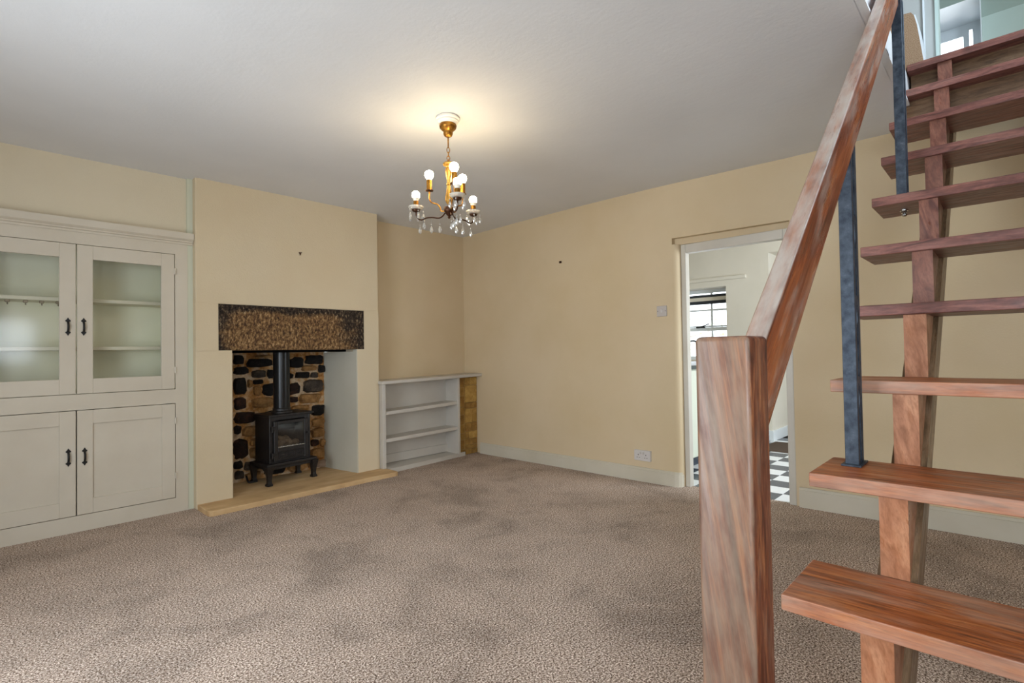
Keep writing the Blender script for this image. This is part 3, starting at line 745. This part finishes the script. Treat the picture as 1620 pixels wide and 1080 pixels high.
for k in range(3):
    ph = 22 + 120 * k                     # tall upper candles
    b = BM(); tube(b, spline([PT(r, ph, z) for r, z in ((0.026, 1.894), (0.046, 1.896), (0.052, 1.915), (0.068, 1.935), (0.098, 1.946), (0.112, 1.965), (0.113, 2.014))], 5), 0.0040, 8); obj('arm', b, MT['brass'], ch, True)
    q = PT(0.113, ph, 0)
    b = BM(); lathe(b, [(0.004, 2.010), (0.022, 2.013), (0.0225, 2.017), (0.01, 2.018)], q.x, q.y, 16); obj('drip_pan', b, MT['bronze'], ch, True)
    b = BM(); lathe(b, [(0.0155, 2.016), (0.0155, 2.076)], q.x, q.y, 16); obj('candle_tube', b, MT['brass'], ch, True)
    b = BM(); lathe(b, [(0.012, 2.074), (0.016, 2.084), (0.0225, 2.093), (0.0255, 2.104), (0.0235, 2.117), (0.0165, 2.1255), (0.0075, 2.1295), (0.0005, 2.130)], q.x, q.y, 18); obj('bulb', b, MT['bulb'], ch, True)
    ph = 20 + 120 * k                     # lower arms with glass dishes
    b = BM(); tube(b, spline([PT(r, ph, z) for r, z in ((0.024, 1.884), (0.040, 1.866), (0.062, 1.857), (0.10, 1.863), (0.135, 1.862), (0.160, 1.853), (0.182, 1.860), (0.193, 1.880), (0.195, 1.903))], 5), 0.0040, 8); obj('arm', b, MT['bronze'], ch, True)
    q = PT(0.195, ph, 0)
    b = BM(); lathe(b, [(0.005, 1.898), (0.020, 1.903), (0.024, 1.912), (0.01, 1.913)], q.x, q.y, 16); obj('drip_cup', b, MT['bronze'], ch, True)
    b = BM(); lathe(b, [(0.014, 1.914), (0.030, 1.915), (0.042, 1.924), (0.0425, 1.932), (0.036, 1.930), (0.028, 1.920), (0.014, 1.919)], q.x, q.y, 20, False); obj('glass_dish', b, MT['dish'], ch)
    b = BM(); lathe(b, [(0.0145, 1.916), (0.0145, 1.962)], q.x, q.y, 16); obj('candle_tube', b, MT['brass'], ch, True)
    b = BM(); lathe(b, [(0.013, 1.961), (0.0165, 1.972), (0.020, 1.980)], q.x, q.y, 16); obj('bulb_collar', b, MT['rose'], ch, True)
    b = BM(); lathe(b, [(0.0185, 1.980), (0.022, 1.988), (0.0228, 1.998), (0.021, 2.009), (0.014, 2.0165), (0.006, 2.0195), (0.0005, 2.020)], q.x, q.y, 18); obj('bulb', b, MT['bulb'], ch, True)
    for j in range(5):
        a = 2 * pi * (j + 0.25 * k) / 5
        drop(q + Vector((0.040 * cos(a), 0.040 * sin(a), 0)), 1.926, 1.909 - 0.004 * (j % 2), 0.95)
    for r in (0.055, 0.105, 0.172):
        drop(PT(r, ph, 0), 1.856, 1.829, 1.0)
    drop(PT(0.14, ph + 12, 0), 1.86, 1.845, 0.95)

# ================================================================= STAIRCASE
YE, RISE, GO = 0.4224, 0.24816, 0.26763
TW = -0.46
def nose(k): return 1.3823 + (k - 1) * GO
def ztop(k): return 0.4958 + (k - 1) * RISE
sc = thing('staircase', 'open-tread dark reddish wood staircase with handrail and newel post in the foreground', 'staircase', (1.115, 0.2, 0))
for k in range(0, 11):
    b = BM(); d = 0.285
    box(b, nose(k), nose(k) + d, TW, YE if k < 9 else 0.399, ztop(k) - 0.0385, ztop(k), 0.003, 2)
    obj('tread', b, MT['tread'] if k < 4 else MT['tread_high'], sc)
for k, gap in ((9, 0.012), (10, 0.0)):
    b = BM(); box(b, nose(k) + 0.085, nose(k) + 0.105, TW, 0.390, ztop(k - 1) + gap, ztop(k) - 0.0385); obj('riser', b, MT['riser'], sc)
sl = RISE / GO
for ys0, ys1 in ((0.200, 0.262), (-0.30, -0.238)):
    for k in range(0, 11):
        xfr = nose(k) + 0.018
        zlo = 0.0 if k == 0 else ztop(k - 1)
        zhi = ztop(k) - 0.0385
        b = BM()
        dx = (zhi - zlo) / sl
        prism(b, [(xfr, zlo), (xfr + 0.012, zlo), (xfr + dx * 0.98, zhi), (xfr, zhi)], 1, ys0, ys1)
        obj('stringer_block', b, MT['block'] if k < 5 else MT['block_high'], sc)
    # inclined bearer under the blocks
    x_a, x_b = nose(0) + 0.018, 4.0
    def line(x, off): return (x, (x - x_a) * sl - off)
    b = BM()
    a0 = 0.035; a1 = 0.185
    prism(b, [(x_a + a0 / sl, 0.0), line(x_b, a0), line(x_b, a1), (x_a + a1 / sl, 0.0)], 1, ys0 - 0.012, ys1 + 0.012)
    obj('stringer', b, MT['stringer'], sc)

# newel post
b = BM(); box(b, 0.860, 0.950, 0.300, 0.391, 0.0, 1.119)
bmesh.ops.bevel(b, geom=[e for e in b.edges if all(v.co.z > 1.0 for v in e.verts)] + [e for e in b.edges if abs(e.verts[0].co.z - e.verts[1].co.z) > 1], offset=0.009, segments=4, affect='EDGES', profile=0.5)
obj('newel_post', b, MT['newel'], sc, True)
# handrail
RS = 0.900
def rz(x): return 0.1986 + RS * x
b = BM(); xa, xb = 0.945, 3.55
prism(b, [(xa, rz(xa)), (xa, rz(xa) - 0.165), (xb, rz(xb) - 0.165), (xb, rz(xb))], 1, 0.324, 0.367)
bmesh.ops.bevel(b, geom=[e for e in b.edges if abs(e.verts[0].co.x - e.verts[1].co.x) > 1], offset=0.006, segments=3, affect='EDGES', profile=0.5)
obj('handrail', b, MT['rail'], sc, True)
# steel channel balusters
for k in (2, 6):
    bx_, bz_ = nose(k) + 0.205, ztop(k)
    if k == 6: bx_ = nose(k) + 0.165
    y0, y1 = (0.331, 0.366) if k == 2 else (0.313, 0.350)
    zt = rz(bx_) - 0.150
    b = BM()
    x0, x1 = bx_ - 0.036, bx_ + 0.036
    box(b, x0, x0 + 0.006, y0, y1, bz_, zt, 0.001)
    box(b, x0 + 0.006, x1, y1 - 0.006, y1, bz_, zt)
    box(b, x1 - 0.006, x1, y0, y1, bz_, zt, 0.001)
    box(b, x0 + 0.006, x0 + 0.020, y0, y0 + 0.005, bz_, zt); box(b, x1 - 0.022, x1, y0 + 0.001, y0 + 0.006, bz_, zt)
    bal = obj('baluster', b, MT['steel'], sc); bal['at'] = sc['at']
    b = BM(); box(b, bx_ - 0.052, bx_ + 0.052, y0 - 0.008, y1 + 0.008, bz_, bz_ + 0.006, 0.001); obj('foot_plate', b, MT['steel'], bal)
    for zf in (0.22, 0.47, 0.72):
        zz0 = bz_ + (zt - bz_) * zf
        b = BM(); tube(b, spline([(bx_ - 0.01, y0 + 0.004, zz0 + 0.03), (bx_ + 0.002, y0 + 0.003, zz0), (bx_ + 0.004, y0 + 0.003, zz0 - 0.03), (bx_, y0 + 0.006, zz0 - 0.045)], 4), [0.0045] * 13, 6)
        box(b, bx_ - 0.014, bx_ + 0.012, y0 + 0.001, y0 + 0.012, zz0 + 0.02, zz0 + 0.05, 0.002)
        obj('lug', b, MT['steel'], bal)
    b = BM()
    zu = bz_ - 0.0385
    lathe(b, [(0.016, zu), (0.016, zu - 0.003)], bx_, y0 + 0.015, 16)
    lathe(b, [(0.012, zu - 0.003), (0.012, zu - 0.013)], bx_, y0 + 0.015, 6)
    lathe(b, [(0.006, zu - 0.013), (0.011, zu - 0.017), (0.011, zu - 0.022), (0.006, zu - 0.028)], bx_, y0 + 0.015, 12)
    obj('bolt_nut', b, MT['zinc'], bal)

# ================================================================= WALL FITTINGS
sw = thing('light_switch', 'white plastic light switch on the cream wall left of the doorway', 'light switch', (3.92, 2.045, 1.406))
b = BM(); box(b, 3.911, 3.927, 2.002, 2.088, 1.363, 1.449, 0.003, 2); obj('switch_plate', b, MT['plastic_grey'], sw)
b = BM(); prism(b, [(3.9115, 1.392), (3.906, 1.42), (3.9115, 1.42)], 1, 2.037, 2.053); obj('rocker', b, MT['plastic'], sw)
for yy in (2.012, 2.078):
    b = BM(); tube(b, [(3.912, yy, 1.406), (3.9095, yy, 1.406)], 0.003, 8); obj('screw', b, MT['slot'], sw)
so = thing('wall_socket', 'white double plug socket low on the cream wall above the skirting', 'socket', (3.915, 2.24, 0.21))
b = BM(); box(b, 3.896, 3.925, 2.165, 2.315, 0.172, 0.258, 0.003, 2); obj('socket_plate', b, MT['plastic'], so)
for yc in (2.205, 2.275):
    b = BM()
    box(b, 3.8945, 3.8965, yc - 0.0025, yc + 0.0025, 0.216, 0.225)
    box(b, 3.8945, 3.8965, yc - 0.014, yc - 0.007, 0.196, 0.200); box(b, 3.8945, 3.8965, yc + 0.007, yc + 0.014, 0.196, 0.200)
    obj('pin_slots', b, MT['slot'], so)
    b = BM(); box(b, 3.891, 3.8965, yc - 0.006 + (0.022 if yc > 2.24 else -0.022) * -1, yc + 0.006 + (0.022 if yc > 2.24 else -0.022) * -1, 0.226, 0.245, 0.001); obj('rocker', b, MT['plastic_grey'], so)
b = BM()
for dx, dz in ((-0.008, 0.008), (0.008, 0.008), (0.0, -0.010)): tube(b, [(1.922 + dx, 4.243, 1.935 + dz), (1.922 + dx, 4.230, 1.935 + dz)], 0.0035, 8)
prism(b, [(1.911, 1.946), (1.933, 1.946), (1.922, 1.922)], 1, 4.2385, 4.2425)
tag(obj('picture_hook', b, MT['bronze']), 'small dark three-pin picture hook on the chimney breast above the lintel', 'hook')
b = BM(); tube(b, [(3.912, 3.07, 1.933), (3.89, 3.07, 1.933)], 0.006, 8); box(b, 3.897, 3.907, 3.057, 3.083, 1.926, 1.947, 0.002)
tag(obj('picture_hook', b, MT['bronze']), 'small dark picture hook on the cream wall left of the doorway', 'hook')

# curtain track over the window behind the camera (seen mirrored in the cupboard glass)
ct = thing('curtain_track', 'white curtain track with brackets above the back window', 'curtain track', (0.9, -2.57, 1.95))
b = BM(); box(b, -0.05, 1.95, -2.585, -2.545, 1.935, 1.975, 0.003); obj('track', b, MT['white'], ct)
for i in range(6):
    b = BM(); x = 0.1 + 0.34 * i; box(b, x - 0.02, x + 0.02, -2.6, -2.54, 1.89, 1.93, 0.004); obj('bracket', b, MT['bronze'], ct)

# ================================================================= KITCHEN BEYOND THE DOORWAY
b = BM(); box(b, 4.03, 8.0, -0.5, 3.7, -0.06, -0.008)
kf = struct('floor_kitchen', b, MT['slot'])
me_l = me_d = None
TS = 0.2
for i in range(14):
    for j in range(8):
        x0, y0 = 4.032 + TS * i, 0.86 + TS * j
        dark = (i + j) % 2 == 0
        me = me_d if dark else me_l
        if me is None:
            b = BM(); box(b, 0.0008, TS - 0.0008, 0.0008, TS - 0.0008, -0.008, 0.0, 0.0006)
            o = obj('floor_tile', b, MT['tile_dark'] if dark else MT['tile_light'], kf); me = o.data
            if dark: me_d = me
            else: me_l = me
        else:
            o = bpy.data.objects.new('floor_tile', me); C.objects.link(o); o.parent = kf
        o.location = (x0, y0, 0)
b = BM()
XW = 6.55
wy0, wy1, wz0, wz1 = 2.55, 3.30, 0.95, 1.87
box(b, XW, XW + 0.32, 2.045, wy0, 0, 2.45); box(b, XW, XW + 0.32, wy1, 3.7, 0, 2.45)
box(b, XW, XW + 0.32, wy0, wy1, 0, wz0); box(b, XW, XW + 0.32, wy0, wy1, wz1, 2.45)
box(b, XW, XW + 0.32, -0.5, 2.045, 2.215, 2.45)
box(b, XW + 0.32, 8.0, 2.045, 2.2, 0, 2.45); box(b, 7.75, 8.0, -0.5, 2.05, 0, 2.45)
struct('wall_kitchen_far', b, MT['kitchen_wall'])
b = BM(); box(b, 4.06, XW, 3.55, 3.7, 0, 2.45); struct('wall_kitchen_left', b, MT['kitchen_wall'])
b = BM(); box(b, 4.06, 8.0, -0.7, -0.5, 0, 2.45); struct('wall_kitchen_right', b, MT['kitchen_wall'])
b = BM(); box(b, 4.06, 8.0, -0.7, 3.7, 2.42, 2.55); struct('ceiling_kitchen', b, MT['kitchen_wall'])
b = BM(); box(b, XW - 0.02, 7.75, 2.025, 2.045, 0, 0.12, 0.002); box(b, XW - 0.02, XW, 2.045, 2.12, 0, 0.12); struct('baseboard_kitchen', b, MT['upstairs_white'])
kw = casement('window_1', 0, XW + 0.24, wy0 + 0.0, wy1, wz0, 1.87, (2.83,), (1.60, 1.385), 0.05, 0.045)
b = BM(); box(b, XW + 0.185, XW + 0.213, wy0 + 0.04, wy1 - 0.04, 1.325, 1.37); obj('meeting_rail', b, MT['upstairs_white'], kw)
b = BM(); box(b, XW + 0.165, XW + 0.187, 2.90, 3.02, 1.365, 1.385, 0.003); tube(b, [(XW + 0.17, 2.95, 1.38), (XW + 0.15, 2.84, 1.415)], 0.007, 8); obj('window_catch', b, MT['black_iron'], kw)
bl = thing('roller_blind', 'dark roller blind rolled up at the top of the kitchen window', 'blind', (XW + 0.15, 2.9, 1.76))
b = BM(); tube(b, [(XW + 0.15, wy0 + 0.04, 1.780), (XW + 0.15, wy1 - 0.02, 1.780)], 0.017, 12); obj('roll', b, MT['blind'], bl, True)
b = BM(); box(b, XW + 0.145, XW + 0.155, wy0 + 0.04, wy1 - 0.02, 1.672, 1.715, 0.002); obj('hem_bar', b, MT['blind'], bl)
b = BM(); box(b, XW + 0.148, XW + 0.151, wy0 + 0.045, wy1 - 0.025, 1.715, 1.77); obj('cloth', b, MT['kitchen_wall'], bl)
b = BM(); box(b, XW - 0.035, XW, 2.30, 3.4, 1.945, 1.985, 0.003); tag(obj('curtain_batten', b, MT['kitchen_wall']), 'white wooden curtain batten on the kitchen wall above the window', 'batten')

ku = thing('kitchen_unit', 'pale green-white kitchen base unit just inside the doorway on the left', 'kitchen unit', (5.2, 2.4, 0))
b = BM(); box(b, 4.12, 6.5, 2.14, 2.74, 0.09, 0.905); obj('carcass', b, MT['kitchen_white'], ku)
b = BM(); box(b, 4.12, 6.5, 2.18, 2.7, 0.0, 0.09); obj('plinth', b, MT['tile_dark'], ku)
for i in range(4):
    b = BM(); box(b, 4.13 + 0.59 * i, 4.71 + 0.59 * i, 2.122, 2.14, 0.10, 0.895, 0.003); obj('unit_door', b, MT['kitchen_white'], ku)
b = BM(); box(b, 4.10, 6.52, 2.10, 2.78, 0.907, 0.943, 0.003); tag(obj('worktop', b, MT['worktop']), 'dark grey kitchen worktop under the window', 'worktop')
tp = thing('kitchen_tap', 'slim chrome swan-neck kitchen tap in front of the window', 'tap', (5.35, 2.52, 0.943))
b = BM(); lathe(b, [(0.024, 0.943), (0.022, 0.975), (0.014, 0.985)], 5.35, 2.52, 14); obj('tap_base', b, MT['chrome'], tp, True)
b = BM(); tube(b, spline([(5.35, 2.52, 0.98), (5.35, 2.52, 1.10), (5.35, 2.49, 1.165), (5.35, 2.42, 1.175), (5.35, 2.37, 1.12)], 5), 0.009, 8); obj('spout', b, MT['steel'], tp, True)
dm = thing('doormat', 'dark brown ribbed doormat on the chequered kitchen floor', 'doormat', (6.25, 1.55, 0))
b = BM(); box(b, 5.88, 6.48, 1.05, 2.0, 0.0, 0.008, 0.003); obj('mat_base', b, MT['mat'], dm)
b = BM()
for i in range(22): box(b, 5.90 + 0.026 * i, 5.915 + 0.026 * i, 1.07, 1.98, 0.008, 0.013)
o = obj('pile_ribs', b, MT['mat'], dm); o['kind'] = 'stuff'

# garden tree outside the kitchen window
gt = thing('garden_tree', 'sparse green tree outside the kitchen window', 'tree', (10.2, 5.7, -0.3))
b = BM(); tube(b, [(10.2, 5.7, -0.3), (10.25, 5.75, 1.2), (10.1, 5.6, 2.6)], [0.14, 0.1, 0.05], 8)
br = random.Random(3); tips = []
for i in range(16):
    a = br.uniform(0, 2 * pi); z = br.uniform(0.8, 2.4); L = br.uniform(0.6, 1.4)
    e = Vector((10.2 + L * 0.7 * cos(a), 5.7 + 1.5 * L * sin(a), z + br.uniform(0.0, 0.7)))
    tube(b, spline([(10.22, 5.72, z), (10.2 + 0.3 * L * cos(a), 5.7 + 0.7 * L * sin(a), z + 0.15), e], 3), [0.022, 0.02, 0.017, 0.014, 0.011, 0.008, 0.006], 5); tips.append(e)
obj('trunk', b, MT['bark'], gt)
b = BM()
for e in tips:
    for q in range(26):
        p = e + Vector((br.gauss(0, 0.22), br.gauss(0, 0.22), br.gauss(0, 0.18))); s = br.uniform(0.02, 0.045)
        u = Vector((br.uniform(-1, 1), br.uniform(-1, 1), br.uniform(-1, 1))).normalized(); v = u.orthogonal().normalized()
        b.faces.new([b.verts.new(p + u * s), b.verts.new(p + v * s * 0.5), b.verts.new(p - u * s), b.verts.new(p - v * s * 0.5)])
o = obj('foliage', b, MT['leaf'], gt); o['kind'] = 'stuff'

# ================================================================= UPSTAIRS: LANDING AND BEDROOM
b = BM(); box(b, 4.06, 4.4, -1.3, 1.6, 2.6, 2.729); box(b, 4.4, 6.5, -1.3, 1.6, 2.6, 2.729)
struct('floor_landing', b, MT['carpet_landing'])
b = BM()
box(b, 1.4, 4.06, 0.403, 1.5, 2.69, 2.73)
struct('floor_upper', b, MT['carpet_landing'])
b = BM(); box(b, 1.2, 6.0, -1.4, -1.25, 2.69, 5.2); box(b, 1.2, 4.4, 1.5, 1.65, 2.69, 5.2); box(b, 1.2, 1.4, -1.3, 1.6, 2.69, 5.2)
struct('wall_landing_side', b, MT['landing_grey'])
b = BM(); box(b, 1.2, 4.4, -1.4, 1.65, 5.0, 5.2); struct('ceiling_landing', b, MT['landing_grey'])
b = BM()
box(b, 4.30, 4.40, 0.300, 1.6, 2.729, 5.1); box(b, 4.30, 4.40, -0.62, 0.30, 4.75, 5.1); box(b, 4.30, 4.40, -1.3, -0.62, 2.729, 5.1)
struct('wall_landing', b, MT['landing_grey'])
b = BM(); box(b, 4.285, 4.41, 0.283, 0.300, 2.729, 4.75); box(b, 4.285, 4.41, -0.64, -0.62, 2.729, 4.75); struct('door_2', b, MT['upstairs'])
b = BM(); box(b, 4.285, 4.30, 0.352, 0.361, 2.729, 4.9); struct('trim_2', b, MT['upstairs_white'])
# carpeted step at the head of the stair
cs = thing('landing_step', 'tan carpeted rounded step at the top of the stairs beside the baluster', 'step', (4.15, 0.42, 2.729))
prof = [(0.40, 0.0)]
pr = [(0.334, 2.729), (0.338, 2.80), (0.347, 2.88), (0.357, 2.97), (0.368, 3.06), (0.380, 3.12), (0.395, 3.145), (0.43, 3.15), (0.75, 3.15), (0.75, 2.729)]
b = BM(); prism(b, [(y * 1.02, 2.729 if z < 2.73 else 1.1 + (z - 1.1) * 1.02) for y, z in pr], 0, 4.10, 4.28); obj('step_carpet', b, MT['carpet_landing'], cs, True)
pr2 = [(0.326, 2.729), (0.330, 2.80), (0.339, 2.88), (0.349, 2.97), (0.360, 3.06), (0.374, 3.125), (0.384, 3.125), (0.369, 3.06), (0.358, 2.97), (0.348, 2.88), (0.339, 2.80), (0.335, 2.729)]
b = BM(); prism(b, [(y * 1.02, 2.729 if z < 2.73 else 1.1 + (z - 1.1) * 1.02) for y, z in pr2], 0, 4.105, 4.27); obj('step_edging', b, MT['upstairs_white'], cs)
# bedroom wall with dormer window
XB = 6.0
b = BM()
box(b, XB, XB + 0.1, -1.3, 0.118, 2.729, 3.886); box(b, XB, XB + 0.1, 0.95, 1.6, 2.729, 3.886)
box(b, XB, XB + 0.1, 0.118, 0.95, 2.729, 3.3)
box(b, 4.4, 6.1, 1.5, 1.65, 2.729, 5.2)
struct('wall_bedroom', b, MT['upstairs'])
b = BM()
for y0, y1, xt in ((-1.3, 0.118, XB + 0.06), (0.118, 0.95, 5.87), (0.95, 1.6, XB + 0.06)):
    def zs(x): return 3.886 + (XB - x) * 1.03
    prism(b, [(4.4, zs(4.4)), (xt, zs(xt)), (xt, zs(xt) + 0.12), (4.4, zs(4.4) + 0.12)], 1, y0, y1)
struct('ceiling_bedroom', b, MT['upstairs_ceiling'])
b = BM()
box(b, 5.87, 6.5, 0.118, 0.95, 4.022, 4.06); box(b, 5.885, 6.5, 0.112, 0.118, 3.2, 4.05); box(b, 5.88, 6.5, 0.95, 0.97, 3.2, 4.05); box(b, 6.0, 6.5, 0.1, 0.95, 3.2, 3.3)
struct('trim_3', b, MT['upstairs_white'])
w2 = casement('window_2', 0, 6.36, 0.118, 0.95, 3.3, 4.022, (0.53,), (), 0.08, 0.062)
b = BM()
for y0, y1, z0, z1 in ((0.205, 0.245, 3.37, 3.965), (0.47, 0.50, 3.37, 3.965), (0.245, 0.47, 3.915, 3.965)): box(b, 6.31, 6.33, y0, y1, z0, z1)
obj('sash', b, MT['upstairs_white'], w2)
